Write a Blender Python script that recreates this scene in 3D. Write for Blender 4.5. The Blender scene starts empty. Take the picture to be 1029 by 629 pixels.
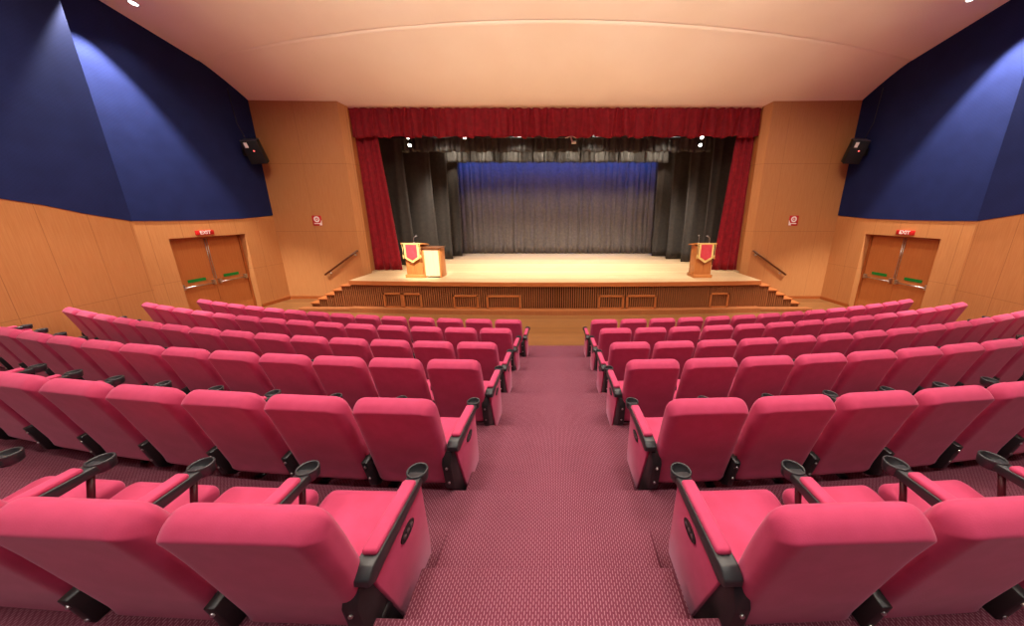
import bpy, bmesh, math, random
from mathutils import Vector, Matrix
random.seed(7)
S = bpy.context.scene
C = S.collection
PI = math.pi

# ------------------------------------------------------------------ helpers
class MB:
    """collects shapes, links them as ONE mesh object"""
    def __init__(s): s.v = []; s.f = []; s.sm = []
    def add(s, vs, fs, smooth=False):
        o = len(s.v); s.v += [tuple(v) for v in vs]
        s.f += [tuple(i + o for i in f) for f in fs]; s.sm += [smooth] * len(fs)
        return s
    def box(s, x0, x1, y0, y1, z0, z1):
        vs = [(x, y, z) for z in (z0, z1) for y in (y0, y1) for x in (x0, x1)]
        return s.add(vs, [(0, 2, 3, 1), (4, 5, 7, 6), (0, 1, 5, 4), (1, 3, 7, 5), (3, 2, 6, 7), (2, 0, 4, 6)])
    def rbox(s, x0, x1, y0, y1, z0, z1, r=.01, seg=3):
        bm = bmesh.new()
        bmesh.ops.create_cube(bm, size=1)
        for v in bm.verts:
            v.co = ((x0 + x1) / 2 + v.co.x * (x1 - x0), (y0 + y1) / 2 + v.co.y * (y1 - y0), (z0 + z1) / 2 + v.co.z * (z1 - z0))
        bmesh.ops.bevel(bm, geom=list(bm.edges), offset=r, segments=seg, profile=.5, affect='EDGES')
        return s.frombm(bm, True)
    def frombm(s, bm, smooth=False):
        bm.verts.index_update()
        s.add([v.co[:] for v in bm.verts], [[v.index for v in f.verts] for f in bm.faces], smooth)
        bm.free(); return s
    def prism(s, poly, axis, a, b, bevel=0, seg=2):
        """poly: 2D points; axis 'x': (y,z) extruded along x; 'y': (x,z); 'z': (x,y)"""
        def P(p, t):
            if axis == 'x': return (t, p[0], p[1])
            if axis == 'y': return (p[0], t, p[1])
            return (p[0], p[1], t)
        n = len(poly)
        vs = [P(p, a) for p in poly] + [P(p, b) for p in poly]
        fs = [tuple(range(n)), tuple(range(2 * n - 1, n - 1, -1))] + [(i, i + n, (i + 1) % n + n, (i + 1) % n) for i in range(n)]
        bm = bmesh.new()
        bv = [bm.verts.new(v) for v in vs]
        for f in fs: bm.faces.new([bv[i] for i in f])
        bmesh.ops.recalc_face_normals(bm, faces=bm.faces)
        if bevel: bmesh.ops.bevel(bm, geom=list(bm.edges), offset=bevel, segments=seg, profile=.5, affect='EDGES')
        return s.frombm(bm, bool(bevel))
    def tube(s, pts, r, n=10):
        pts = [Vector(p) for p in pts]; rings = []
        for i, p in enumerate(pts):
            d = (pts[min(i + 1, len(pts) - 1)] - pts[max(i - 1, 0)]).normalized()
            a = d.cross(Vector((0, 0, 1)))
            if a.length < 1e-3: a = Vector((1, 0, 0))
            a.normalize(); b = d.cross(a)
            rr = r[i] if isinstance(r, (list, tuple)) else r
            rings.append([p + (a * math.cos(2 * PI * k / n) + b * math.sin(2 * PI * k / n)) * rr for k in range(n)])
        vs = [v for R in rings for v in R]
        fs = [(i * n + k, i * n + (k + 1) % n, (i + 1) * n + (k + 1) % n, (i + 1) * n + k) for i in range(len(rings) - 1) for k in range(n)]
        fs += [tuple(range(n))[::-1], tuple(range((len(rings) - 1) * n, len(rings) * n))]
        return s.add(vs, fs, True)
    def lathe(s, prof, c=(0, 0, 0), axis='z', n=20):
        vs = []
        for r, h in prof:
            for k in range(n):
                a = 2 * PI * k / n; p = (r * math.cos(a), r * math.sin(a), h)
                if axis == 'x': p = (p[2], p[0], p[1])
                if axis == 'y': p = (p[0], p[2], p[1])
                vs.append((p[0] + c[0], p[1] + c[1], p[2] + c[2]))
        m = len(prof)
        fs = [(i * n + k, i * n + (k + 1) % n, (i + 1) * n + (k + 1) % n, (i + 1) * n + k) for i in range(m - 1) for k in range(n)]
        fs += [tuple(range(n))[::-1], tuple(range((m - 1) * n, m * n))]
        return s.add(vs, fs, True)
    def build(s, name, mat, parent=None, loc=(0, 0, 0), rz=0, recalc=True):
        me = bpy.data.meshes.new(name)
        me.from_pydata(s.v, [], s.f)
        me.polygons.foreach_set('use_smooth', s.sm)
        if recalc:
            bm = bmesh.new(); bm.from_mesh(me)
            bmesh.ops.recalc_face_normals(bm, faces=bm.faces)
            bm.to_mesh(me); bm.free()
        me.materials.append(mat); me.update()
        o = bpy.data.objects.new(name, me); C.objects.link(o)
        o.location = loc; o.rotation_euler = (0, 0, rz)
        if parent: o.parent = parent
        return o

def tag(o, label=None, cat=None, group=None, kind=None):
    if label: o['label'] = label
    if cat: o['category'] = cat
    if group: o['group'] = group
    if kind: o['kind'] = kind
    return o
def thing(name, label, cat, loc=(0, 0, 0), rz=0, group=None):
    o = bpy.data.objects.new(name, None); C.objects.link(o)
    o.location = loc; o.rotation_euler = (0, 0, rz); o.empty_display_size = .1
    return tag(o, label, cat, group)
def struct(o, label=None): return tag(o, label, None, None, 'structure')
def copy_tree(o, parent=None):
    c = o.copy(); C.objects.link(c)
    if parent: c.parent = parent
    for ch in list(o.children): copy_tree(ch, c)
    return c

# ------------------------------------------------------------------ materials
def srgb(r, g, b):
    f = lambda c: (c / 255 / 12.92) if c / 255 <= .04045 else ((c / 255 + .055) / 1.055) ** 2.4
    return (f(r), f(g), f(b), 1)
class Mt:
    def __init__(s, name, col=(.5, .5, .5, 1), rough=.6, spec=.3, metal=0):
        s.m = bpy.data.materials.new(name); s.m.use_nodes = True
        s.n = s.m.node_tree.nodes; s.l = s.m.node_tree.links
        s.b = s.n['Principled BSDF']
        s.b.inputs['Base Color'].default_value = col
        s.b.inputs['Roughness'].default_value = rough
        s.b.inputs['Specular IOR Level'].default_value = spec
        s.b.inputs['Metallic'].default_value = metal
    def coord(s, scale=(1, 1, 1), kind='Object', rot=(0, 0, 0)):
        t = s.n.new('ShaderNodeTexCoord'); mp = s.n.new('ShaderNodeMapping')
        mp.inputs['Scale'].default_value = scale; mp.inputs['Rotation'].default_value = rot
        s.l.new(t.outputs[kind], mp.inputs['Vector']); return mp.outputs['Vector']
    def noise(s, vec, scale, detail=3, rough=.5):
        n = s.n.new('ShaderNodeTexNoise'); n.inputs['Scale'].default_value = scale
        n.inputs['Detail'].default_value = detail; n.inputs['Roughness'].default_value = rough
        s.l.new(vec, n.inputs['Vector']); return n.outputs['Fac']
    def math(s, op, a, b=None, c=None):
        n = s.n.new('ShaderNodeMath'); n.operation = op
        for i, x in enumerate((a, b, c)):
            if x is None: continue
            if isinstance(x, (int, float)): n.inputs[i].default_value = x
            else: s.l.new(x, n.inputs[i])
        return n.outputs[0]
    def ramp(s, fac, stops):
        r = s.n.new('ShaderNodeValToRGB'); e = r.color_ramp.elements
        while len(e) < len(stops): e.new(.5)
        for i, (p, c) in enumerate(stops): e[i].position = p; e[i].color = c
        s.l.new(fac, r.inputs['Fac']); return r.outputs['Color']
    def mix(s, fac, a, b, mode='MIX'):
        n = s.n.new('ShaderNodeMix'); n.data_type = 'RGBA'; n.blend_type = mode
        for sock, x in ((n.inputs[0], fac), (n.inputs[6], a), (n.inputs[7], b)):
            if isinstance(x, (int, float)): sock.default_value = x
            elif isinstance(x, tuple): sock.default_value = x
            else: s.l.new(x, sock)
        return n.outputs[2]
    def sep(s, vec):
        n = s.n.new('ShaderNodeSeparateXYZ'); s.l.new(vec, n.inputs[0]); return n.outputs
    def base(s, c): s.l.new(c, s.b.inputs['Base Color']); return s
    def bump(s, h, strength=.2, dist=.01):
        n = s.n.new('ShaderNodeBump'); n.inputs['Strength'].default_value = strength; n.inputs['Distance'].default_value = dist
        s.l.new(h, n.inputs['Height']); s.l.new(n.outputs['Normal'], s.b.inputs['Normal']); return s

def wood(name, c0, c1, rough=.45, grain=(14, 14, .8), seams=None, spec=.3, sdark=.55):
    """seams: list of (axis, period, offset, width) thin dark joints between panels"""
    m = Mt(name, rough=rough, spec=spec)
    v = m.coord(grain); f = m.noise(v, 2.2, 5, .6)
    col = m.ramp(f, [(.3, c0), (.72, c1)])
    f2 = m.noise(m.coord((.5, .5, .25)), 1.1, 1)
    col = m.mix(m.math('MULTIPLY', f2, .25), col, c0)
    if seams:
        xyz = m.sep(m.coord())
        for ax, per, off, w in seams:
            t = m.math('FRACT', m.math('DIVIDE', m.math('ADD', xyz[ax], off), per))
            line = m.math('LESS_THAN', t, w / per)
            dark = tuple(c * sdark for c in c0[:3]) + (1,)
            col = m.mix(line, col, dark)
    m.base(col); return m.m

def fabric(name, c0, c1, rough=.75, sheen=.25, tint=(1, .62, .82, 1), scale=260):
    m = Mt(name, rough=rough, spec=.25)
    v = m.coord()
    f = m.noise(v, 9, 3)
    m.base(m.ramp(f, [(.35, c0), (.7, c1)]))
    m.b.inputs['Sheen Weight'].default_value = sheen
    m.b.inputs['Sheen Roughness'].default_value = .4
    m.b.inputs['Sheen Tint'].default_value = tint
    m.bump(m.noise(v, scale, 2), .12, .003)
    return m.m

M = {}
M['seat'] = fabric('crimson_upholstery', srgb(175, 55, 90), srgb(185, 62, 100))
M['plastic'] = Mt('black_plastic', (.02, .021, .024, 1), .38, .5).m
M['metal'] = Mt('black_metal', (.012, .012, .013, 1), .4, .5).m
M['cup'] = Mt('cup_inside', (.004, .004, .004, 1), .6, .2).m
M['bolt'] = Mt('bolt_steel', (.5, .5, .5, 1), .3, .5, 1).m
M['strut'] = Mt('maroon_metal', srgb(70, 16, 26), .4, .4).m
M['badge'] = Mt('badge_black', (.01, .01, .01, 1), .5, .3).m
M['badge_face'] = Mt('badge_grey', (.09, .06, .07, 1), .4, .4).m

# carpet with columns of pale dashes
m = Mt('dashed_carpet', rough=.95, spec=.05)
xyz = m.sep(m.coord())
nz = m.noise(m.coord(), 1.3, 2); nf = m.noise(m.coord(), 160, 2)
basec = m.ramp(nf, [(.3, srgb(100, 48, 63)), (.7, srgb(117, 59, 75))])
basec = m.mix(m.math('MULTIPLY', m.math('GREATER_THAN', nz, .0), m.math('MULTIPLY', nz, .45)), basec, srgb(92, 40, 54))
xc = m.math('DIVIDE', m.math('ADD', xyz[0], m.math('MULTIPLY', xyz[2], .37)), .0125)
fx = m.math('FRACT', xc)
ph = m.math('MULTIPLY', m.math('FLOOR', xc), .5)
yy = m.math('SUBTRACT', xyz[1], m.math('MULTIPLY', xyz[2], 3.73))
fy = m.math('FRACT', m.math('ADD', m.math('DIVIDE', yy, .024), ph))
dash = m.math('MULTIPLY', m.math('LESS_THAN', fx, .28), m.math('LESS_THAN', fy, .66))
m.base(m.mix(m.math('MULTIPLY', dash, .5), basec, srgb(180, 134, 147)))
m.bump(nf, .3, .004)
M['carpet'] = m.m

# hall floor: narrow wooden boards across
m = Mt('hall_floor_boards', rough=.35, spec=.4)
xyz = m.sep(m.coord())
row = m.math('FLOOR', m.math('DIVIDE', xyz[1], .09))
wn = m.n.new('ShaderNodeTexWhiteNoise'); wn.noise_dimensions = '1D'; m.l.new(row, wn.inputs['W'])
g = m.noise(m.coord((1.2, 18, 1)), 3, 4)
col = m.ramp(m.math('ADD', m.math('MULTIPLY', g, .7), m.math('MULTIPLY', wn.outputs[0], .3)), [(.25, srgb(116, 74, 40)), (.8, srgb(150, 101, 58))])
line = m.math('LESS_THAN', m.math('FRACT', m.math('DIVIDE', xyz[1], .09)), .05)
m.base(m.mix(line, col, srgb(104, 62, 30))); M['floor'] = m.m

# stage deck boards
m = Mt('stage_deck_boards', rough=.4, spec=.35)
xyz = m.sep(m.coord())
row = m.math('FLOOR', m.math('DIVIDE', xyz[1], .11))
wn = m.n.new('ShaderNodeTexWhiteNoise'); wn.noise_dimensions = '1D'; m.l.new(row, wn.inputs['W'])
g = m.noise(m.coord((.9, 14, 1)), 3, 4)
col = m.ramp(m.math('ADD', m.math('MULTIPLY', g, .65), m.math('MULTIPLY', wn.outputs[0], .35)), [(.25, srgb(190, 152, 108)), (.8, srgb(220, 190, 146))])
line = m.math('LESS_THAN', m.math('FRACT', m.math('DIVIDE', xyz[1], .11)), .05)
m.base(m.mix(line, col, srgb(150, 106, 62))); M['deck'] = m.m

W0, W1 = srgb(183, 121, 70), srgb(196, 136, 84)
M['wall_wood'] = wood('wall_veneer', W0, W1, .42, (26, 26, 1.1), [(1, .63, .365, .008), (2, 30, -1.24, .008)], sdark=.7)
M['front_wood'] = wood('front_wall_veneer', W0, W1, .42, (26, 26, 1.1), [(0, 1.5, .4, .008), (2, 30, -4.38, .012), (2, 30, -2.3, .01)], sdark=.75)
M['door_wood'] = wood('door_veneer', srgb(176, 102, 52), srgb(190, 117, 62), .4, (22, 22, 1))
M['trim_wood'] = wood('trim_veneer', srgb(150, 76, 34), srgb(172, 96, 46), .4, (2, 20, 20))
M['edge_wood'] = wood('stage_edge_veneer', srgb(168, 92, 46), srgb(188, 112, 60), .35, (1.5, 20, 20))
M['slat'] = wood('slat_wood', srgb(150, 88, 50), srgb(170, 104, 60), .45, (22, 22, 1.5))
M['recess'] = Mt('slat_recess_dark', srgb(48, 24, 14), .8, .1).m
M['lectern'] = wood('lectern_wood', srgb(184, 112, 56), srgb(202, 132, 72), .35, (20, 20, 1.5))
M['podium_face'] = wood('podium_cream_panel', srgb(226, 196, 146), srgb(236, 210, 164), .45, (16, 16, 1))
M['rail'] = wood('handrail_wood', srgb(92, 52, 28), srgb(116, 70, 40), .35, (4, 18, 18))

m = Mt('blue_wall_fabric', rough=.85, spec=.1)
xyz = m.sep(m.coord())
chk = m.math('MULTIPLY', m.math('SINE', m.math('MULTIPLY', xyz[1], 95)), m.math('SINE', m.math('MULTIPLY', xyz[2], 95)))
f = m.noise(m.coord(), 3, 2)
col = m.ramp(f, [(.3, srgb(28, 35, 76)), (.75, srgb(32, 40, 84))])
m.base(m.mix(m.math('MULTIPLY', m.math('GREATER_THAN', chk, .35), .3), col, srgb(24, 30, 67)))
m.bump(chk, .05, .004); M['blue'] = m.m

m = Mt('ceiling_plaster', rough=.9, spec=.1)
m.base(m.ramp(m.noise(m.coord(), .9, 3), [(.3, srgb(242, 221, 192)), (.75, srgb(246, 227, 200))]))
M['ceil'] = m.m
M['red'] = fabric('red_velvet', srgb(120, 8, 20), srgb(141, 13, 29), .7, .35, (1, .3, .35, 1), 180)
M['black'] = fabric('black_drape', srgb(62, 57, 53), srgb(70, 64, 59), .85, .1, (1, .95, .9, 1), 150)
M['border'] = fabric('grey_black_drape', srgb(66, 63, 60), srgb(78, 74, 70), .8, .15, (1, .95, .9, 1), 150)
M['backdrop'] = fabric('grey_backdrop_drape', srgb(98, 88, 81), srgb(110, 99, 91), .85, .1, (1, 1, 1, 1), 150)
M['void'] = Mt('stage_black_paint', (.012, .012, .012, 1), .9, .1).m
M['steel'] = Mt('brushed_steel', (.6, .58, .55, 1), .28, .5, 1).m
M['green'] = Mt('green_sticker', srgb(20, 130, 50), .5, .3).m
M['white'] = Mt('white_print', srgb(240, 228, 220), .5, .3).m
M['sign_red'] = Mt('sign_red', srgb(196, 30, 30), .45, .3).m
M['spk'] = Mt('speaker_black', (.012, .012, .012, 1), .6, .3).m
M['pennant'] = fabric('pennant_red_cloth', srgb(206, 62, 70), srgb(214, 74, 84), .7, .2)
M['gold'] = fabric('pennant_gold_border', srgb(232, 196, 110), srgb(244, 214, 140), .6, .2, (1, .9, .6, 1))
M['mic'] = Mt('microphone_metal', (.35, .35, .36, 1), .35, .5, 1).m
def emit(name, col, st):
    m = Mt(name, (0, 0, 0, 1)); m.b.inputs['Emission Color'].default_value = col; m.b.inputs['Emission Strength'].default_value = st; return m.m
M['lamp'] = emit('lamp_lens', (1, .93, .8, 1), 14)
M['led'] = emit('red_led', (1, .12, .1, 1), 1.6)

# ------------------------------------------------------------------ levels (from the camera fit)
YC = 26.0                                     # centre of the curved rows
TIER = {6: 0.0, 5: .204, 4: .389, 3: .625, 2: .829, 1: 1.022, 0: 1.30}     # tier heights
NOSE = {5: 5.432, 4: 4.572, 3: 3.554, 2: 2.657, 1: 1.734, 0: .88}           # front edge on the aisle line
XB, YFOLD, YW = 8.87, 6.61, 10.30                             # side walls, fold, front wall
def wx(y): return 9.2 + (YW - y) * .056
def rear_x(y): return XB - .15 * (YFOLD - max(y, 4.5))                               # front part of side wall

def arc_x(r, xl, n=40):
    return [(-xl + 2 * xl * i / n, YC - math.sqrt(r * r - (-xl + 2 * xl * i / n) ** 2)) for i in range(n + 1)]

# hall floor
b = MB(); b.box(-9.9, 9.9, -5, 10.8, -.2, 0)
struct(b.build('floor', M['floor']))
# carpet under the front row
b = MB(); a0 = arc_x(YC - 6.376, 9.2); a1 = arc_x(YC - 5.2, 9.2)
b.prism(a0 + a1[::-1], 'z', .0, .012)
struct(b.build('floor_carpet', M['carpet']))
# tiers
for k in (5, 4, 3, 2, 1, 0):
    front = arc_x(YC - NOSE[k], 9.25)
    if k > 0:
        back = arc_x(YC - (NOSE[k - 1] - .25), 9.25)
    else:
        back = [(-9.25, -4.9), (9.25, -4.9)]
    z0 = 0 if k == 5 else TIER[k + 1] - .05
    b = MB(); b.prism(front + back[::-1], 'z', max(0, z0), TIER[k])
    o = b.build('floor_tier', M['carpet']); struct(o)
# aisle steps
def step(y0, y1, z0, z1, hw=.625):
    b = MB()
    b.rbox(-hw, hw, y0, y1, z0, z1, .012, 2)
    struct(b.build('floor_step', M['carpet']))
step(1.6, 2.007, TIER[2], (TIER[2] + TIER[1]) / 2)
d = (TIER[0] - TIER[1]) / 3
step(.8, 1.395, TIER[1], TIER[1] + d, .59)
step(.8, 1.14, TIER[1] + d, TIER[1] + 2 * d, .618)

# ------------------------------------------------------------------ walls
ZB = lambda y: 2.70 if y > 8.0 else 2.70 + max(0, 7.9 - y) * .2
def side_wall(sg, name, num):
    th = .5
    # wood: front part with a door hole, rear part standing a little proud
    b = MB()
    y0, y1, zt = 7.53, 9.31, 2.285
    def slab(ya, yb, z0, za, zb, xa, xb, t=th):
        # inner face from (xa,ya) to (xb,yb); top slopes za->zb
        vs = []
        for y, x, z in ((ya, xa, za), (yb, xb, zb)):
            vs += [(sg * x, y, z0), (sg * (x + t), y, z0), (sg * (x + t), y, z), (sg * x, y, z)]
        b.add(vs, [(0, 1, 2, 3), (7, 6, 5, 4), (0, 4, 5, 1), (1, 5, 6, 2), (2, 6, 7, 3), (3, 7, 4, 0)])
    slab(YFOLD, y0, 0, 2.73, 2.71, wx(YFOLD), wx(y0))
    slab(y0, y1, zt, 2.71, 2.73, wx(y0), wx(y1))
    slab(y1, YW + .3, 0, 2.73, 2.82, wx(y1), wx(YW + .3))
    ys = [YFOLD, 5.942, 5.425, 4.993, 4.5, 1.81, -5]; zs = [2.73, 2.877, 3.027, 3.115, 3.22, 3.85, 5.4]
    for i in range(6): slab(ys[i + 1], ys[i], 0, zs[i + 1], zs[i], rear_x(ys[i + 1]), rear_x(ys[i]), 1.6)
    w = b.build(name, M['wall_wood']); struct(w)
    # upper blue fabric covered walls
    b = MB()
    pts = [(YFOLD, 2.73), (7.53, 2.71), (8.32, 2.71), (9.31, 2.73), (YW + .02, 2.82)]
    for (ya, za), (yb, zb) in zip(pts, pts[1:]):
        xa, xb = wx(ya) - .012, wx(yb) - .012
        vs = []
        for y, x, z in ((ya, xa, za), (yb, xb, zb)):
            vs += [(sg * x, y, z), (sg * (x + th), y, z), (sg * (x + th), y, 8.2), (sg * x, y, 8.2)]
        b.add(vs, [(0, 1, 2, 3), (7, 6, 5, 4), (0, 4, 5, 1), (1, 5, 6, 2), (2, 6, 7, 3), (3, 7, 4, 0)])
    b.build('fabric_panel', M['blue'], w)
    b = MB()
    for i in range(6):
        vs = []
        for y, z in ((ys[i + 1], zs[i + 1]), (ys[i], zs[i])):
            x = rear_x(y) - .012
            vs += [(sg * x, y, z), (sg * (x + 1.6), y, z), (sg * (x + 1.6), y, 10.2), (sg * x, y, 10.2)]
        b.add(vs, [(0, 1, 2, 3), (7, 6, 5, 4), (0, 4, 5, 1), (1, 5, 6, 2), (2, 6, 7, 3), (3, 7, 4, 0)])
    b.build('fabric_panel', M['blue'], w)
    # door
    d = bpy.data.objects.new('door_%d' % num, None); C.objects.link(d); struct(d)
    ym = (y0 + y1) / 2; rec = .22
    d.location = (sg * (wx(ym) + rec), ym, 0)
    ang = -math.atan(.05) * -1 if sg < 0 else -math.atan(.05)
    # local frame: x = into the wall, y along wall
    d.rotation_euler = (0, 0, math.atan(.056) * sg)
    f = MB()
    f.box(-.03 * sg - .03, -.03 * sg + .03, y0 - ym, y0 - ym + .045, 0, zt); f.box(-.03 * sg - .03, -.03 * sg + .03, y1 - ym - .05, y1 - ym, 0, zt)
    f.box(-.03 * sg - .03, -.03 * sg + .03, y0 - ym, y1 - ym, zt - .05, zt)
    f.build('door_frame', M['trim_wood'], d)
    for (ya, yb, side) in ((y0 - ym + .05, -.004, -1), (.004, y1 - ym - .055, 1)):
        l = MB(); l.box(-.025, .025, ya, yb, .01, zt - .055)
        lf = l.build('door_leaf', M['door_wood'], d)
        p = MB(); xi = -sg * .09
        p.tube([(xi, ya + .06, 1.02), (xi, yb - .06, 1.02)], .016)
        for yy in (ya + .07, yb - .07):
            p.rbox(min(xi, -sg * .02) - .01, max(xi, -sg * .02) + .01, yy - .03, yy + .03, .97, 1.1, .008, 2)
        p.build('push_bar', M['steel'], lf)
        p = MB(); p.box(-sg * .034 - .006, -sg * .034 + .006, (ya + yb) / 2 - .2, (ya + yb) / 2 + .2, 1.12, 1.2)
        st = p.build('push_sticker', M['green'], lf); st['label'] = 'green push sticker with pale stripe'
        p = MB(); p.box(-sg * .042 - .003, -sg * .042 + .003, (ya + yb) / 2 - .15, (ya + yb) / 2 + .15, 1.152, 1.168)
        p = MB(); p.tube([(-sg * .04, yb - .02 if side < 0 else ya + .02, 1.12), (-sg * .04, yb - .02 if side < 0 else ya + .02, zt - .06)], .008, 8)
        p.build('vertical_rod', M['steel'], lf)
    return w
side_wall(-1, 'wall_left', 1)
side_wall(1, 'wall_right', 2)
# corridor darkness behind the doors is closed by the leaves; rear wall of the hall
b = MB(); b.box(-9.9, 9.9, -5.3, -5, 0, 10.3); struct(b.build('wall_rear', M['blue']))

# front wall with proscenium opening
OPX = 6.36
b = MB()
for sg in (-1, 1):
    poly = [(sg * 9.9, YW), (sg * 6.54, YW), (sg * OPX, YW + .16), (sg * OPX, YW + .5), (sg * 9.9, YW + .5)]
    b.prism(poly, 'z', 0, 6.5)
b.prism([(YW + .32, 5.96), (YW + .5, 5.96), (YW + .5, 6.5), (YW + .32, 6.5)], 'x', -6.5, 6.5)
struct(b.build('wall_front', M['front_wood']))

# skirting
b = MB()
for sg in (-1, 1):
    b.box(min(sg * 7.72, sg * 9.19), max(sg * 7.72, sg * 9.19), YW - .02, YW + .01, 0, .1)
struct(b.build('baseboard_front', M['trim_wood']))
for sg, nm in ((-1, 'baseboard_left'), (1, 'baseboard_right')):
    b = MB()
    for ya, yb in ((YFOLD + .01, 7.53), (9.31, YW)):
        vs = []
        for y in (ya, yb):
            x = wx(y)
            vs += [(sg * (x - .018), y, 0), (sg * (x + .02), y, 0), (sg * (x + .02), y, .1), (sg * (x - .018), y, .1)]
        b.add(vs, [(0, 1, 2, 3), (7, 6, 5, 4), (0, 4, 5, 1), (1, 5, 6, 2), (2, 6, 7, 3), (3, 7, 4, 0)])
    struct(b.build(nm, M['trim_wood']))

# ------------------------------------------------------------------ ceiling
def zc_near(y): return 9.016 - .2496 * y
def edge_y(x): return 7.99 + 1.22 * (x / 9.4) ** 2
N = 40
b = MB(); xs = [-9.6 + 19.2 * i / N for i in range(N + 1)]
vs = []
for x in xs:
    e = edge_y(x)
    vs += [(x, -5.2, zc_near(-5.2)), (x, e, zc_near(e)), (x, e, zc_near(e) + .5), (x, -5.2, zc_near(-5.2) + .5)]
fs = [(i * 4 + a, i * 4 + (a + 1) % 4, (i + 1) * 4 + (a + 1) % 4, (i + 1) * 4 + a) for i in range(N) for a in range(4)]
fs += [(0, 1, 2, 3), (N * 4 + 3, N * 4 + 2, N * 4 + 1, N * 4)]
b.add(vs, fs); struct(b.build('ceiling', M['ceil']))
# front ceiling: starts a step higher, swoops down to the proscenium head
b = MB(); K = 14; vs = []
for x in xs:
    e = edge_y(x) - .03; zs_ = zc_near(e) + .012; ye, ze = YW + .26, 6.0
    for j in range(K + 1):
        t = j / K
        y = e + (ye - e) * t
        z = zs_ + (ze - zs_) * t ** 1.15 + .02 * math.sin(PI * t)
        vs.append((x, y, z))
    vs += [(x, ye, ze + .9), (x, e, zs_ + .9)]
R_ = K + 3
fs = [(i * R_ + a, i * R_ + (a + 1) % R_, (i + 1) * R_ + (a + 1) % R_, (i + 1) * R_ + a) for i in range(N) for a in range(R_)]
fs += [tuple(range(R_)), tuple(range(N * R_ + R_ - 1, N * R_ - 1, -1))]
b.add(vs, fs)
for i in range(N * R_):
    if i % R_ < K: b.sm[i] = True
struct(b.build('ceiling_front', M['ceil']))

# ------------------------------------------------------------------ stage
SH = .94
def lip(x): return 8.72 + .276 * (abs(x) / 6.15) ** 2
st = thing('stage', 'wooden stage platform with slatted front below the red curtains', 'stage', (0, 0, 0))
xs = [-6.15 + 12.3 * i / 40 for i in range(41)]
poly = [(x, lip(x) - .02) for x in xs] + [(6.15, YW + .2), (-6.15, YW + .2)]
b = MB(); b.prism(poly, 'z', SH - .02, SH); b.build('deck', M['deck'], st)
b = MB(); b.box(-6.37, 6.37, YW + .2, YW + .5, 0, SH); b.box(-7.8, 7.8, YW + .5, 16.2, 0, SH); struct(b.build('floor_stage', M['deck']))
poly = [(x, lip(x) - .05) for x in xs] + [(x, lip(x) + .1) for x in xs[::-1]]
b = MB(); b.prism(poly, 'z', SH - .125, SH - .004); b.build('edge_trim', M['edge_wood'], st)
poly = [(x, lip(x) + .08) for x in xs] + [(6.13, YW), (-6.13, YW)]
b = MB(); b.prism(poly, 'z', 0, SH - .02); b.build('core', M['recess'], st)
b = MB(); n = 190
vents = [(-5.14, -4.57, .42), (-4.55, -3.97, .42), (-3.02, -2.27, .38), (-2.02, -1.02, .38), (1.27, 2.02, .38), (2.1, 2.98, .38), (4.62, 5.2, .42)]
for i in range(n):
    x = -6.12 + 12.24 * i / (n - 1)
    y = lip(x)
    z0 = .13
    b.box(x - .013, x + .013, y + .0, y + .085, z0, SH - .12)
b.build('slat_panel', M['slat'], st)
for (x0, x1, h) in vents:
    ya, yb = lip((x0 + x1) / 2), None
    f = MB(); y = min(lip(x0), lip(x1)) - .012; y1 = max(lip(x0), lip(x1)) + .03
    z0, z1, w = .13, .13 + h + .03, .05
    f.box(x0, x0 + w, y, y1, z0, z1); f.box(x1 - w, x1, y, y1, z0, z1); f.box(x0, x1, y, y1, z1 - w, z1); f.box(x0, x1, y, y1, z0, z0 + .03)
    f.build('vent_frame', M['edge_wood'], st)
xs2 = [-6.15 + 12.3 * i / 40 for i in range(41)]
poly = [(x, lip(x) - .2) for x in xs2] + [(x, lip(x) + .1) for x in xs2[::-1]]
b = MB(); b.prism(poly, 'z', 0, .13); b.build('plinth', M['slat'], st)

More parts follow.
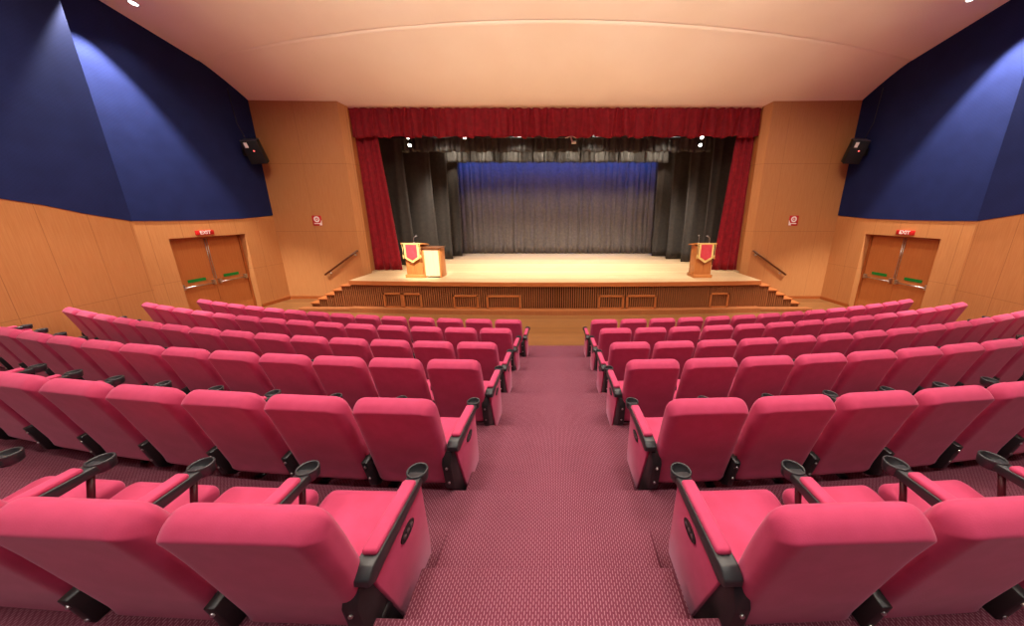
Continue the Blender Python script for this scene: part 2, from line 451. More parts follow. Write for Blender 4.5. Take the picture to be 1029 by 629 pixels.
for sg, side in ((-1, 'left'), (1, 'right')):
    t = thing('stage_stairs', 'short flight of wooden steps up to the stage at its %s end' % side, 'stairs', (sg * 6.15, 0, 0), 0, 'stairs at the ends of the stage')
    for i in range(5):
        xa, xb = .3 * i + .022, .3 * (i + 1) + .022
        h = SH - .155 * (i + 1)
        ya = 9.0 + .0624 * (i + .5)
        X0, X1 = min(sg * xa, sg * xb), max(sg * xa, sg * xb)
        q = MB(); q.rbox(X0 - .012, X1 + .012, ya - .03, YW - .025, h - .045, h, .008, 2)
        tr = q.build('tread', M['edge_wood'], t)
        if h - .045 > .02:
            q = MB(); q.box(X0, X1, ya + .06, YW - .03, 0, h - .045); q.build('riser_box', M['recess'], tr)
            q = MB()
            for k in range(5):
                xx = X0 + .03 + .06 * k; q.box(xx - .013, xx + .013, ya + .0, ya + .062, 0.0, h - .045)
            q.build('slats', M['slat'], tr)
    q = MB(); q.rbox(min(sg * .005, sg * 1.6), max(sg * .005, sg * 1.6), 8.86, 9.05, 0, .1, .006, 2); q.build('plinth', M['slat'], t)
    # handrail on the front wall
    p0, p1 = Vector((sg * 6.56, YW - .09, 1.68)), Vector((sg * 7.78, YW - .09, .87))
    hr = thing('handrail', 'sloping dark wooden handrail on the wall above the %s stage steps' % side, 'handrail', (p0.x, YW, p0.z), 0, 'handrails by the stage')
    q = MB(); q.tube([p0 - Vector((p0.x, YW, p0.z)), p1 - Vector((p0.x, YW, p0.z))], .032, 12); q.build('rail', M['rail'], hr)
    for tt in (.12, .88):
        pp = p0.lerp(p1, tt) - Vector((p0.x, YW, p0.z))
        q = MB(); q.tube([pp, pp + Vector((0, .03, -.06)), pp + Vector((0, .09, -.06))], .012, 8); q.lathe([(.03, 0), (.03, .012)], pp + Vector((0, .078, -.06)), 'y', 14)
        q.build('bracket', M['steel'], hr)

# stage house (black box)
b = MB()
b.box(-8.2, 8.2, 16.2, 16.4, 0, 8); struct(b.build('wall_stage_rear', M['void']))
for sg, nm in ((-1, 'wall_stage_left'), (1, 'wall_stage_right')):
    b = MB(); b.box(min(sg * 7.8, sg * 8.2), max(sg * 7.8, sg * 8.2), YW + .5, 16.2, 0, 8); struct(b.build(nm, M['void']))
b = MB(); b.box(-8.2, 8.2, YW + .5, 16.4, 7.6, 7.8); struct(b.build('ceiling_stage', M['void']))

# ------------------------------------------------------------------ drapes
def drape(name, mat, x0, x1, y, z0, z1, amp, per, seed, parent=None, flare=0, scal=0, dense=10, jag=.4, bow=0):
    """pleated cloth between x0..x1 hanging from z1 to z0; flare spreads the bottom edge toward +x/-x"""
    rnd = random.Random(seed)
    n = max(8, int((x1 - x0) / per * dense)); rows = 14
    ph = [0]; 
    for i in range(n): ph.append(ph[-1] + 2 * PI / dense * (1 + jag * (rnd.random() - .5) * 2))
    am = []; a = 1
    for i in range(n + 1):
        a += (rnd.random() - .5) * .35; a = min(1.35, max(.55, a)); am.append(a)
    vs = []
    for j in range(rows + 1):
        t = j / rows
        for i in range(n + 1):
            u = i / n
            x = x0 + (x1 - x0) * u + flare * t * (u if flare > 0 else (1 - u))
            k = amp * am[i] * (.65 + .35 * t)
            yy = y + k * math.sin(ph[i]) + .25 * k * math.sin(ph[i] * 2.3 + 1 + t * .6)
            z = z1 + (z0 - z1) * t
            if j == rows: z += scal * math.sin(ph[i] * .31 + seed) + scal * .5 * math.sin(ph[i] * .83)
            x += .12 * per * math.sin(ph[i] * .5 + 2.2 * t)
            vs.append((x, yy, z))
    w = n + 1
    fs = [(j * w + i, j * w + i + 1, (j + 1) * w + i + 1, (j + 1) * w + i) for j in range(rows) for i in range(n)]
    # back layer for cloth thickness
    m0 = len(vs); vs2 = [(v[0], v[1] + .012, v[2]) for v in vs]
    fs2 = [tuple(m0 + q for q in f[::-1]) for f in fs]
    rim = []
    bd = [(i, i + 1) for i in range(n)] + [(rows * w + i + 1, rows * w + i) for i in range(n)]
    bd += [((j + 1) * w, j * w) for j in range(rows)] + [(j * w + n, (j + 1) * w + n) for j in range(rows)]
    rim = [(a_, m0 + a_, m0 + b_, b_) for a_, b_ in bd]
    b = MB(); b.add(vs + vs2, fs + fs2 + rim, True)
    return b.build(name, mat, parent, recalc=True)

o = drape('valance_curtain', M['red'], -6.37, 6.37, YW + .21, 5.2, 6.02, .05, .27, 3, scal=.03, dense=10)
tag(o, 'long pleated red velvet valance hanging across the top of the stage opening', 'curtain')
o = drape('stage_curtain', M['red'], -6.36, -5.68, 10.66, SH + .01, 5.6, .05, .17, 11, flare=.29)
tag(o, 'red velvet stage curtain gathered at the left side of the stage', 'curtain', 'gathered red stage curtains')
o = drape('stage_curtain', M['red'], 5.78, 6.36, 10.66, SH + .01, 5.6, .05, .17, 12, flare=-.31)
tag(o, 'red velvet stage curtain gathered at the right side of the stage', 'curtain', 'gathered red stage curtains')
legs = [(11.72, 5.52, 7.2), (12.5, 5.06, 6.3), (13.31, 4.74, 5.9), (14.2, 4.38, 5.6)]
ordn = ['nearest the red curtain', 'second back from the red curtain', 'third back from the red curtain', 'farthest back beside the backdrop']
for sg, side in ((-1, 'left'), (1, 'right')):
    for i, (y, xi, xo) in enumerate(legs if sg > 0 else [(11.72, 5.36, 7.2), (12.5, 4.72, 6.3), (13.31, 4.4, 5.9), (14.2, 4.26, 5.6)]):
        o = drape('masking_curtain', M['black'], min(sg * xi, sg * xo), max(sg * xi, sg * xo), y, SH + .015, 6.6, .018, .5, 20 + i + sg, dense=8)
        tag(o, 'tall black side curtain on %s of stage, %s' % (side, ordn[i]), 'curtain', 'black side curtains of the stage')
o = drape('border_curtain', M['border'], -5.6, 5.6, 12.06, 5.04, 6.8, .05, .22, 41, scal=.02)
tag(o, 'dark grey border drape across the stage just behind the red valance', 'curtain', 'border drapes above the stage')
o = drape('border_curtain', M['border'], -4.7, 4.7, 13.88, 4.95, 6.8, .1, .26, 43, scal=.01)
tag(o, 'lower, paler lit border drape directly in front of the blue-topped backdrop', 'curtain', 'border drapes above the stage')
o = drape('backdrop_curtain', M['backdrop'], -5.6, 5.6, 15.18, SH + .02, 6.6, .07, .26, 51, dense=10)
tag(o, 'wide grey pleated backdrop curtain closing the rear of the stage', 'curtain')

# ------------------------------------------------------------------ lecterns and pennants
def lectern(x, y, label, sg):
    t = thing('lectern', label, 'lectern', (x, y, SH), 0, 'lecterns with pennants')
    b = MB()
    b.prism([(-.255, .0), (.255, .0), (.255, .98), (-.255, .98)], 'y', -.2, .2, .006)
    b.build('body', M['lectern'], t)
    b = MB(); b.rbox(-.29, .29, -.25, .25, 0, .1, .01, 2); b.build('base', M['lectern'], t)
    b = MB(); b.prism([(-.27, 1.03), (.28, .96), (.28, 1.0), (-.27, 1.08)], 'x', -.32, .32, .006); b.build('top', M['lectern'], t)
    b = MB(); b.box(-.004, .004, -.204, -.199, .12, .6); b.build('panel_joint', M['trim_wood'], t)
    return t
L1 = (-4.34, 9.58); L2 = (4.56, 9.58)
lectern(*L1, 'wooden lectern with pennant at left of the stage, beside the low pale podium', -1)
lectern(*L2, 'wooden lectern with pennant standing alone at right of the stage', 1)
def pennant(x, y, label):
    t = thing('pennant', label, 'pennant', (x, y, SH), 0, 'pennants on the lecterns')
    yf = -.212
    out = [(-.225, 1.06), (.225, 1.06), (.225, .62), (0, .47), (-.225, .62)]
    inn = [(-.165, 1.03), (.165, 1.03), (.165, .655), (0, .55), (-.165, .655)]
    b = MB(); b.prism(out, 'y', yf - .075, yf - .068); b.build('border', M['gold'], t)
    b = MB(); b.prism(inn, 'y', yf - .081, yf - .074); b.build('cloth', M['pennant'], t)
    b = MB(); b.tube([(-.27, yf - .075, 1.065), (.27, yf - .075, 1.065)], .012, 10); b.build('rod', M['gold'], t)
    for s in (-1, 1):
        b = MB(); b.tube([(s * .265, yf - .075, 1.06), (s * .262, yf - .078, .72)], .006, 6)
        b.lathe([(.008, .12), (.018, .09), (.022, 0)], (s * .262, yf - .078, .6), 'z', 10)
        b.build('tassel', M['gold'], t)
pennant(*L1, 'pink pennant with cream border hung on the left lectern')
pennant(*L2, 'red pennant with gold border hung on the right lectern')
def mic(x, y, label, h=.26, dx=.08):
    t = thing('microphone', label, 'microphone', (x, y, SH + 1.06), 0, 'gooseneck microphones')
    b = MB(); b.lathe([(.035, -.012), (.035, .006), (.014, .018)], (0, 0, 0), 'z', 14); b.build('base', M['mic'], t)
    b = MB(); b.tube([(0, 0, 0), (0, 0, h * .55), (dx * .3, -.01, h * .85), (dx, -.02, h)], .008, 8); b.build('neck', M['mic'], t)
    b = MB(); b.tube([(dx * .9, -.018, h - .005), (dx * 1.2, -.03, h + .012), (dx * 1.9, -.05, h + .02)], [.012, .022, .018], 10); b.build('head', M['mic'], t)
mic(L1[0] + .03, L1[1] - .13, 'silver gooseneck microphone on the left lectern', .2, .07)
mic(L2[0] - .2, L2[1] - .15, 'gooseneck microphone on left corner of the right lectern', .22, -.02)
mic(L2[0] + .14, L2[1] - .13, 'bent gooseneck microphone near middle of the right lectern', .2, -.07)

t = thing('podium', 'low podium with pale cream front and brown top, beside the left lectern', 'podium', (-3.79, 9.56, SH))
b = MB(); b.rbox(-.27, -.22, -.2, .22, 0, .9, .006, 2); b.build('side_panel', M['lectern'], t)
b = MB(); b.rbox(.22, .27, -.2, .22, 0, .9, .006, 2); b.build('side_panel', M['lectern'], t)
b = MB(); b.box(-.22, .22, -.185, -.165, .05, .9); b.build('front_panel', M['podium_face'], t)
b = MB(); b.box(-.22, .22, .15, .2, 0, .9); b.build('rear_panel', M['lectern'], t)
b = MB(); b.rbox(-.29, .29, -.23, .24, .895, .94, .008, 2); b.build('top', M['rail'], t)

# ------------------------------------------------------------------ wall signs
def exit_sign(sg):
    y = 8.29; x = wx(y)
    t = thing('exit_sign', 'red EXIT sign above the double doors in the %s wall' % ('left' if sg < 0 else 'right'), 'sign', (sg * x, y, 2.39), 0, 'exit signs over the side doors')
    t.rotation_euler = (0, 0, PI / 2 if sg < 0 else -PI / 2)
    b = MB(); b.rbox(-.215, .215, -.035, .0, -.06, .06, .006, 2); b.build('case', M['sign_red'], t)
    cu = bpy.data.curves.new('lettering', 'FONT'); cu.body = 'EXIT'; cu.size = .125; cu.align_x = 'CENTER'; cu.align_y = 'CENTER'; cu.extrude = .003; cu.offset = .003
    cu.materials.append(M['white'])
    o = bpy.data.objects.new('lettering_curve', cu); C.objects.link(o)
    dg = bpy.context.evaluated_depsgraph_get(); mm = bpy.data.meshes.new_from_object(o.evaluated_get(dg))
    bpy.data.objects.remove(o); o = bpy.data.objects.new('lettering', mm); C.objects.link(o); o.parent = t; o.location = (0, -.037, 0); o.rotation_euler = (PI / 2, 0, 0)
exit_sign(-1); exit_sign(1)
def alarm_sign(sg):
    x = sg * 7.78
    t = thing('wall_sign', 'small square red sign with white round symbol on the %s front wall' % ('left' if sg < 0 else 'right'), 'sign', (x, YW, 2.65), 0, 'red signs on the front wall')
    b = MB(); b.rbox(-.15, .15, -.012, 0, -.16, .16, .004, 1); b.build('plate', M['sign_red'], t)
    b = MB(); n = 24
    cx = -.0 * sg; cz = .045
    for k in range(n):
        a0, a1 = 2 * PI * k / n, 2 * PI * (k + 1) / n
        vs = [(cx + r * math.cos(a), yy, cz + r * math.sin(a)) for yy in (-.0135, -.0115) for a in (a0, a1) for r in (.05, .095)]
        b.add(vs, [(0, 1, 3, 2), (4, 6, 7, 5), (0, 4, 5, 1), (2, 3, 7, 6), (0, 2, 6, 4), (1, 5, 7, 3)])
    b.lathe([(.024, -.0135), (.024, -.0115)], (cx, 0, cz), 'y', 14)
    b.box(-.1, .1, -.0135, -.0115, -.105, -.075)
    b.prism([(-sg * .15, -.15), (-sg * .15, .02), (-sg * .06, -.15)], 'y', -.0135, -.0115)
    b.build('symbol', M['white'], t)
alarm_sign(-1); alarm_sign(1)

# ------------------------------------------------------------------ speakers
def speaker(sg):
    x, y, z = sg * 8.74, 9.83, 4.66
    t = thing('loudspeaker', 'black wall loudspeaker on the blue %s wall near the stage' % ('left' if sg < 0 else 'right'), 'loudspeaker', (sg * 9.19, y, z), 0, 'wall loudspeakers')
    t.rotation_euler = (0, 0, 0)
    cab = MB()
    # cabinet tilted down, back towards the audience camera
    hh, ww, dd = .32, .2, .16
    cab.prism([(-ww, -dd), (ww, -dd), (ww * .75, dd), (-ww * .75, dd)], 'z', -hh, hh, .012)
    c = cab.build('cabinet', M['spk'], t, (sg * -.33, .0, .0)); c.rotation_euler = (math.radians(20), math.radians(sg * 6), math.radians(sg * -18))
    q = MB(); q.box(-.13, -.05, -dd - .005, -dd + .002, .13, .27); s_ = q.build('label_plate', M['white'], c); s_['label'] = 'pale label plate'
    q = MB(); q.lathe([(.022, -dd - .006), (.022, -dd + .002)], (.03, 0, .04), 'y', 12); q.build('indicator', M['led'], c)
    q = MB(); q.box(-ww * .97, ww * .97, -dd * .97, dd * .97, hh, hh + .006); q.build('cabinet_top', M['steel'], c)
    q = MB(); q.box(min(0, sg * -.2), max(0, sg * -.2), -.03, .03, -.05, .0); q.box(min(0, sg * -.02), max(0, sg * -.02), -.08, .08, -.12, .08); q.build('bracket', M['metal'], t)
    q = MB(); q.tube([(sg * -.02, -.12, 1.62), (sg * -.03, -.08, .75), (sg * -.16, -.06, .34)], .008, 6); q.build('cable', M['metal'], t)
speaker(-1); speaker(1)

# ------------------------------------------------------------------ stage lanterns on a pipe
def batten(name, y, z, x0, x1, label):
    t = thing(name, label, 'lighting pipe', (0, y, z))
    b = MB(); b.tube([(x0, 0, 0), (x1, 0, 0)], .025, 10); b.build('pipe', M['metal'], t)
    for x in (x0 + .4, 0, x1 - .4):
        b = MB(); b.tube([(x, 0, 0), (x, 0, 7.6 - z)], .006, 6); b.build('hanger', M['metal'], t)
batten('lighting_pipe', 11.39, 5.63, -5.9, 5.9, 'upper black lighting pipe just behind lower edge of the red valance')
batten('lighting_pipe', 11.61, 5.43, -5.9, 5.9, 'lower black lighting pipe in front of the dark grey border drape')
def lantern(x, lit, label, y, zp, tilt=35, yaw=0):
    """zp: height of the pipe it hangs from"""
    t = thing('stage_lantern', label, 'stage light', (x, y, zp), 0, 'stage lights under the valance')
    b = MB(); b.box(-.1, .1, -.012, .012, -.055, -.04); b.box(-.1, -.092, -.012, .012, -.2, -.04); b.box(.092, .1, -.012, .012, -.2, -.04); b.box(-.02, .02, -.03, .03, -.045, .03); b.build('yoke', M['metal'], t)
    b = MB(); b.lathe([(.035, -.12), (.055, -.08), (.055, .08), (.066, .12)], (0, 0, 0), 'y', 18)
    c = b.build('housing', M['metal'], t, (0, 0, -.2)); c.rotation_euler = (math.radians(-tilt), 0, PI + yaw)
    b = MB(); b.lathe([(.054, .112), (.054, .122)], (0, 0, 0), 'y', 18); b.build('lens', M['lamp'] if lit else M['cup'], c)
for x, lit, lb in ((-4.96, True, 'lit stage light at left below the valance, upper of a pair'), (-3.06, True, 'single lit stage light left of centre below the valance'),
                   (4.93, True, 'lit stage light at right below the valance, upper of a pair'), (1.25, False, 'unlit dark stage light right of centre below the valance'),
                   (3.15, False, 'unlit dark stage light farther right below the valance')):
    lantern(x, lit, lb, 11.39, 5.63)
lantern(-5.03, True, 'lit stage light at left below the valance, lower of a pair', 11.61, 5.43)
lantern(5.0, True, 'lit stage light at right below the valance, lower of a pair', 11.61, 5.43)
t = thing('spotlight', 'small white spotlight on a folded arm under the valance centre', 'stage light', (.53, 11.39, 5.17))
b = MB(); b.tube([(-.2, 0, .19), (.0, 0, .25), (.2, 0, .2)], .014, 8); b.tube([(0, 0, .25), (0, 0, .46)], .012, 8); b.build('arm', M['white'], t)
b = MB(); b.tube([(-.01, 0, .245), (.03, 0, .12), (.07, 0, .04)], .028, 10); b.rbox(.02, .17, -.05, .05, .02, .09, .01, 2); b.build('head', M['white'], t)

# ------------------------------------------------------------------ downlights in the ceiling
def downlight(x, y, label, lit=True):
    z = zc_near(y)
    t = thing('ceiling_downlight', label, 'ceiling light', (x, y, z), 0, 'recessed ceiling lights')
    t.rotation_euler = (math.atan(-.22), 0, 0)
    b = MB(); b.lathe([(.095, .0), (.095, -.012), (.067, -.014), (.063, 0)], (0, 0, 0), 'z', 24); b.build('trim_ring', M['white'], t)
    b = MB(); b.lathe([(.062, -.001), (.062, -.006)], (0, 0, 0), 'z', 24); b.build('lens', M['lamp'], t)
downlight(-8.72, 7.62, 'lit round recessed ceiling light near the blue left wall')
downlight(8.5, 7.53, 'lit round recessed ceiling light near the blue right wall')

# ------------------------------------------------------------------ seats
def catmull(pts, sub, closed=True):
    out = []; n = len(pts)
    for i in range(n):
        p0, p1, p2, p3 = (Vector(pts[(i + k) % n]) for k in (-1, 0, 1, 2))
        for j in range(sub):
            t = j / sub
            out.append(.5 * ((2 * p1) + (p2 - p0) * t + (2 * p0 - 5 * p1 + 4 * p2 - p3) * t * t + (3 * p1 - p0 - 3 * p2 + p3) * t ** 3))
    return out
def back_mesh():
    prof = [(-.185, .235), (-.205, .33), (-.262, .56), (-.310, .75), (-.340, .855), (-.352, .893), (-.355, .905), (-.350, .917), (-.325, .946), (-.290, .963), (-.268, .958), (-.250, .938),
            (-.232, .895), (-.215, .84), (-.19, .75), (-.16, .62), (-.135, .50), (-.11, .40), (-.09, .31), (-.10, .245)]
    P = catmull(prof, 3)
    W, rs, rc = .252, .055, .085
    xs = []
    n1 = 8
    ins = [W - rc + rc * math.sin(PI / 2 * k / n1) for k in range(n1 + 1)]
    xs = [-x for x in ins[::-1]] + [-.1, 0, .1] + ins
    # skeleton line of the back (middle of the thickness)
    def mid(z):
        t = (z - .2) / .76
        return -.14 - .155 * t
    vs = []
    for x in xs:
        a = abs(x)
        e = 0 if a < W - rs else rs * (1 - math.sqrt(max(0, 1 - ((a - (W - rs)) / rs) ** 2)))
        et = 0 if a < W - rc else rc * (1 - math.sqrt(max(0, 1 - ((a - (W - rc)) / rc) ** 2)))
        for p in P:
            y, z = p[0], p[1]
            m_ = mid(z); f = 1 - .82 * e / rs
            y2 = m_ + (y - m_) * f
            z2 = z
            top = max(0, (z - .70) / .26); z2 = z - et * min(1, top) * .9
            y2 += et * top * .25
            bot = max(0, (.35 - z) / .12); z2 += et * bot * .5
            vs.append((x * (1 + .02 * max(0, .9 - z) / .66), y2, z2))
    n = len(P); m_ = len(xs)
    fs = [(i * n + k, i * n + (k + 1) % n, (i + 1) * n + (k + 1) % n, (i + 1) * n + k) for i in range(m_ - 1) for k in range(n)]
    fs += [tuple(range(n))[::-1], tuple(range((m_ - 1) * n, m_ * n))]
    b = MB(); b.add(vs, fs, True); return b
def cushion_mesh():
    prof = [(-.15, .34), (-.15, .41), (-.09, .43), (.05, .424), (.18, .434), (.255, .445), (.293, .433), (.308, .40), (.30, .355), (.27, .335), (.1, .32), (-.05, .325)]
    P = catmull(prof, 3); W, r = .243, .04
    ins = [W - r + r * math.sin(PI / 2 * k / 5) for k in range(6)]
    xs = [-x for x in ins[::-1]] + [0] + ins
    vs = []
    for x in xs:
        a = abs(x); e = 0 if a < W - r else r * (1 - math.sqrt(max(0, 1 - ((a - (W - r)) / r) ** 2)))
        for p in P:
            f = 1 - .6 * e / r
            vs.append((x, .08 + (p[0] - .08) * (1 - .12 * e / r), .358 + (p[1] - .385) * f))
    n = len(P); m_ = len(xs)
    fs = [(i * n + k, i * n + (k + 1) % n, (i + 1) * n + (k + 1) % n, (i + 1) * n + k) for i in range(m_ - 1) for k in range(n)]
    fs += [tuple(range(n))[::-1], tuple(range((m_ - 1) * n, m_ * n))]
    b = MB(); b.add(vs, fs, True); return b
AZ = .605
def arm_mid_mesh():
    b = MB()
    pl = [(-.15, AZ - .055), (-.12, AZ - .075), (.19, AZ - .05), (.23, AZ - .04), (.23, AZ - .004), (-.15, AZ - .004)]
    b.prism(pl, 'x', -.036, .036, .006)
    return b
def arm_base_mesh():
    b = MB()
    pl = [(-.235, AZ - .06), (-.2, AZ - .085), (-.14, AZ - .075), (.19, AZ - .05), (.23, AZ - .04), (.23, AZ - .004), (-.2, AZ - .004), (-.235, AZ - .03)]
    b.prism(pl, 'x', -.036, .036, .006)
    return b
def pad_mesh():
    b = MB(); b.rbox(-.031, .031, -.165, .165, AZ - .012, AZ + .02, .014, 3); return b
def cup_mesh():
    b = MB(); n = 24; c = (0, .235, AZ)
    prof = [(.034, -.062), (.046, -.05), (.051, -.002), (.049, .004), (.043, .004), (.041, -.002), (.038, -.045)]
    b.lathe(prof, c, 'z', n); return b
def cupin_mesh():
    b = MB(); b.lathe([(.037, -.044), (.037, -.0405)], (0, .235, AZ), 'z', 20); return b
def bracket_mesh():
    b = MB()
    b.prism([(-.258, .45), (-.20, .46), (-.10, .42), (.02, .2), (.06, .0), (.01, .0), (-.03, .17), (-.16, .18), (-.213, .225)], 'x', -.021, .021, .003, 1)
    return b
def bracket_end_mesh():
    b = MB()
    b.prism([(-.222, AZ - .08), (-.15, AZ - .07), (-.08, .40), (.0, .2), (.0, .0), (-.08, .0), (-.14, .14), (-.222, .23), (-.25, .45)], 'x', -.03, .03, .004, 1)
    return b
def bolt_mesh():
    b = MB(); b.lathe([(.009, .006), (.009, -.003), (.005, -.006)], (0, 0, 0), 'y', 10); return b
def beam_mesh():
    b = MB(); b.rbox(-.262, .262, -.15, -.07, .19, .24, .006, 1); return b
def foot_mesh():
    b = MB(); b.rbox(-.035, .035, -.02, .13, 0, .018, .004, 1); return b
def strut_mesh():
    b = MB(); b.tube([(0, .19, AZ - .05), (0, .16, .42), (0, .12, .3), (0, .02, .22)], .014, 8); return b
def panel_mesh():
    b = MB()
    b.prism([(-.185, AZ - .075), (.25, AZ - .045), (.275, .08), (.265, .012), (-.02, .012), (-.06, .14)], 'x', -.024, .024, .007); return b
def badge_mesh():
    b = MB(); n = 24
    vs = [(x, .08 + .058 * math.cos(2 * PI * k / n), .41 + .033 * math.sin(2 * PI * k / n)) for x in (-.003, .003) for k in range(n)]
    b.add(vs, [tuple(range(n)), tuple(range(2 * n - 1, n - 1, -1))] + [(k, (k + 1) % n, n + (k + 1) % n, n + k) for k in range(n)])
    return b
def badge_dots_mesh():
    b = MB()
    for k in (-1, 0, 1): b.lathe([(.013, -.0045), (.013, .0045)], (0, .08 + .03 * k, .41), 'x', 14)
    return b

ROOT0 = bpy.data.objects.new('prototype_store', None)   # not linked to the scene
me = {}
def mk(name, mb, mat):
    o = mb.build(name, mat); C.objects.unlink(o); me[name] = o; return o
for nm, f, mt in (('backrest', back_mesh, 'seat'), ('seat_cushion', cushion_mesh, 'seat'), ('armrest', arm_base_mesh, 'plastic'), ('arm_pad', pad_mesh, 'seat'), ('cup_holder', cup_mesh, 'plastic'),
                  ('cup_well', cupin_mesh, 'cup'), ('bracket', bracket_mesh, 'metal'), ('bolt', bolt_mesh, 'bolt'), ('armrest_mid', arm_mid_mesh, 'plastic'), ('bracket_end', bracket_end_mesh, 'metal'), ('support_beam', beam_mesh, 'metal'), ('foot', foot_mesh, 'metal'), ('strut', strut_mesh, 'strut'), ('side_panel', panel_mesh, 'seat'),
                  ('badge', badge_mesh, 'badge'), ('badge_symbol', badge_dots_mesh, 'badge_face')):
    mk(nm, f(), M[mt])
def part(name, parent, x=0, y=0, z=0, as_name=None):
    o = me[name].copy(); C.objects.link(o); o.parent = parent; o.location = (x, y, z)
    if as_name: o.name = as_name
    return o
def add_arm(t, x, end=0):
    a = part('armrest' if end else 'armrest_mid', t, x, 0, 0, 'armrest')
    part('arm_pad', a); c = part('cup_holder', a)
    if end:
        p = part('side_panel', t, x - end * .022)
        bd = part('badge', p, end * .0265); bd['label'] = 'black oval row badge'
        part('badge_symbol', p, end * .0265)
        br = part('bracket_end', t, x - end * .042, 0, 0, 'bracket')
        for y, z in ((-.249, .42), (-.232, .29)): part('bolt', br, 0, y, z)
    else:
        part('strut', t, x); br = part('bracket', t, x)
        for y, z in ((-.251, .41), (-.229, .30)): part('bolt', br, 0, y, z)
    part('foot', t, x - end * .055)
ORD = ['', 'first', 'second', 'third', 'fourth', 'fifth', 'sixth', 'seventh', 'eighth', 'ninth', 'tenth', 'eleventh', 'twelfth', 'thirteenth', 'fourteenth']
ROWN = {6: 'front row nearest the stage', 5: 'second row back from stage', 4: 'third row back from stage', 3: 'fourth row back from stage', 2: 'fifth row, second nearest viewer', 1: 'rearmost row nearest viewer'}
# (row, side): arc of first seat from the aisle line, spacing, arc radius, aisle arm offset
LAY = {(1, -1): (.957, .582, 38, .28), (1, 1): (.998, .57, 32, .302), (2, -1): (.956, .572, 22.5, .312), (2, 1): (.978, .562, 24, .306),
       (3, -1): (.909, .554, 25.5, .296), (3, 1): (.94, .554, 24.5, .295), (4, -1): (.943, .56, 23.67, .306), (4, 1): (.956, .56, 23.67, .296),
       (5, -1): (.903, .557, 23.77, .266), (5, 1): (.963, .554, 23.77, .29), (6, -1): (.86, .559, 24.3, .293), (6, 1): (.934, .556, 24.3, .286)}
COUNT = {(6, -1): 14, (6, 1): 14, (5, -1): 14, (5, 1): 14, (4, -1): 14, (4, 1): 14, (3, -1): 14, (3, 1): 13, (2, -1): 8, (2, 1): 7, (1, -1): 4, (1, 1): 3}
CRY = {6: 5.405, 5: 4.458, 4: 3.508, 3: 2.577, 2: 1.65, 1: .773}
for row in (1, 2, 3, 4, 5, 6):
    for sg in (-1, 1):
        n = COUNT[(row, sg)]
        first, sp, R0, aoff = LAY[(row, sg)]
        r = R0 - .285; yc = CRY[row] + R0
        for i in range(n):
            th = (first + sp * i) / R0
            x, y = sg * r * math.sin(th), yc - r * math.cos(th)
            block = 'left' if sg < 0 else 'right'
            if i == 0:
                lab = 'crimson aisle-end seat with side panel and oval badge, %s block, %s' % (block, ROWN[row])
            else:
                lab = 'crimson seat, %s from the aisle, %s block, %s' % (ORD[i + 1], block, ROWN[row])
            t = thing('theatre_seat', lab, 'seat', (x, y, TIER[row] + (.012 if row == 6 else 0)), sg * th, '%s block seats in the %s' % (block, ROWN[row]))
            k = sp / .56
            t.scale = (k, 1, 1)
            part('backrest', t); part('seat_cushion', t); part('support_beam', t)
            add_arm(t, sg * .28, end=sg if i == 13 else 0)
            if i == 0: add_arm(t, -sg * aoff / k, end=-sg)

# ------------------------------------------------------------------ lights
def light(kind, name, loc, power, col=(1, .9, .76), target=None, size=.3, angle=60, blend=.3, **kw):
    d = bpy.data.lights.new(name, kind); d.energy = power; d.color = col
    if kind == 'AREA': d.shape = 'DISK'; d.size = size; d.spread = math.radians(kw.get('spread', 180))
    if kind == 'SPOT': d.spot_size = math.radians(angle); d.spot_blend = blend; d.shadow_soft_size = size
    if kind == 'POINT': d.shadow_soft_size = size
    o = bpy.data.objects.new(name, d); C.objects.link(o); o.location = loc
    if target is not None:
        o.rotation_euler = (Vector(target) - Vector(loc)).to_track_quat('-Z', 'Y').to_euler()
    return o
WARM = (1, .92, .82)
for y, p in ((7.3, 360), (5.0, 420), (2.4, 420), (-.6, 330), (-3.2, 420)):  # unseen rows; the rear two are added as fill on the seat backs
    for x in (-6.2, -2.1, 2.1, 6.2):
        light('SPOT', 'downlight_or_fill_lamp', (x, y, zc_near(y) - .05), p, WARM, (x, y + .3, 0), .12, 150, .9)
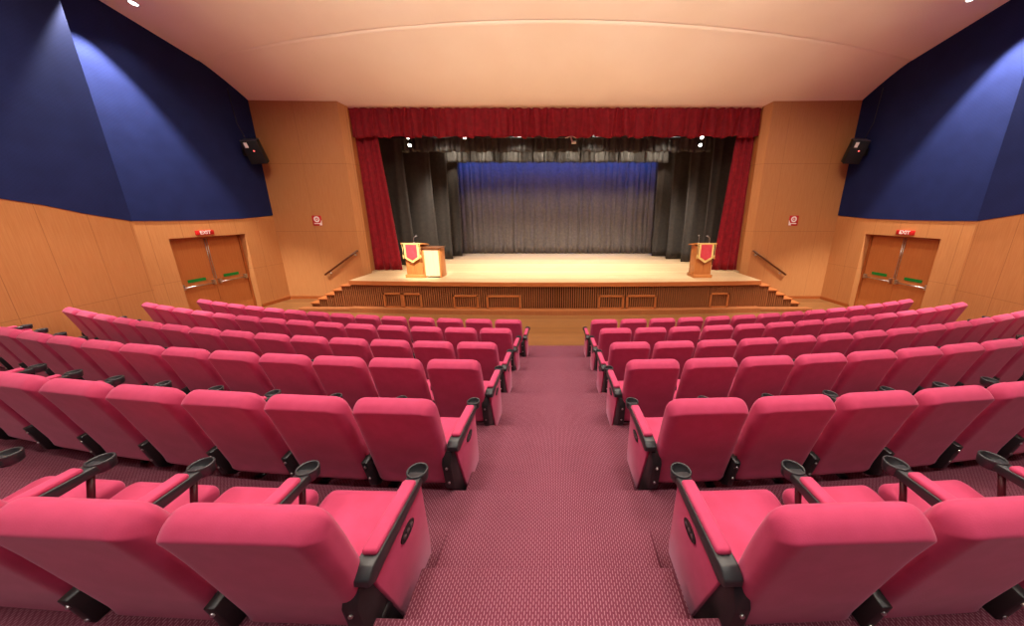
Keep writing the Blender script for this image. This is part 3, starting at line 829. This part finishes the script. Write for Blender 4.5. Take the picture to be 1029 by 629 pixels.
for sg in (-1, 1):
    light('SPOT', 'wall_washer_lamp', (sg * 8.8, 7.0, 7.2), 3000, (1, .97, .9), (sg * 8.8, 7.0, 0), .025, 66, .4)
    dx = (-8.72, 0, 8.5)[sg + 1]
    light('SPOT', 'downlight_or_fill_lamp', (dx, 7.55, 7.08), 60, WARM, (dx, 7.6, 0), .07, 90, .6)
    # unseen spots added at the rear of the hall to brighten the ceiling
    for x in (2.0, 6.0):
        light('SPOT', 'ceiling_fill_lamp', (sg * x, -4.4, 5.2), 5600, (1, .95, .87), (sg * x * .8, 3.5, 8.6), .25, 50, 1)
# stage wash
for x in (-4.2, -1.4, 1.4, 4.2):
    light('SPOT', 'stage_wash_lamp', (x, 11.2, 5.75), 1150, (1, .93, .81), (x * .75, 12.2, SH), .15, 92, .8)
    light('SPOT', 'front_wash_lamp', (x * 1.2, 4.9, zc_near(4.9) - .15), 480, (1, .9, .74), (x, 10.6, SH), .12, 28, .7)
light('SPOT', 'lectern_lamp', (-2.5, 4.5, zc_near(4.5) - .15), 6000, (1, .94, .84), (-4.1, 9.5, 1.5), .1, 12, .5)
o = light('AREA', 'blue_strip_lamp', (0, 14.8, 5.5), 130, (.02, .14, 1), (0, 15.05, 3.8), .2, spread=120)
o.data.shape = 'RECTANGLE'; o.data.size = 9.0; o.data.size_y = .2; o.rotation_euler = (math.atan2(.25, 1.7), 0, 0)
for k in range(8):
    x = -4.2 + 1.2 * k
    light('AREA', 'border_wash_lamp', (x, 13.2, 5.6), 9, (1, .88, .72), (x, 13.85, 5.0), .3, spread=100)

w = bpy.data.worlds.new('world'); S.world = w; w.use_nodes = True
w.node_tree.nodes['Background'].inputs[0].default_value = (.9, .75, .65, 1)
w.node_tree.nodes['Background'].inputs[1].default_value = .1

# ------------------------------------------------------------------ camera
cd = bpy.data.cameras.new('camera'); cam = bpy.data.objects.new('camera', cd); C.objects.link(cam)
cd.sensor_fit = 'HORIZONTAL'; cd.sensor_width = 36; cd.lens = 309.2 / 1029 * 36
cd.shift_x = -(559.5 - 514.5) / 1029; cd.shift_y = -(314.5 - 291.06) / 1029; cd.clip_start = .05
cam.location = (.047, 0, 2.9)
cam.rotation_euler = (math.radians(90 - 14.0375), 0, 0)
S.camera = cam
S.view_settings.view_transform = 'Standard'; S.view_settings.look = 'None'
S.view_settings.exposure = .1; S.view_settings.gamma = 1; S.view_settings.use_curve_mapping = False
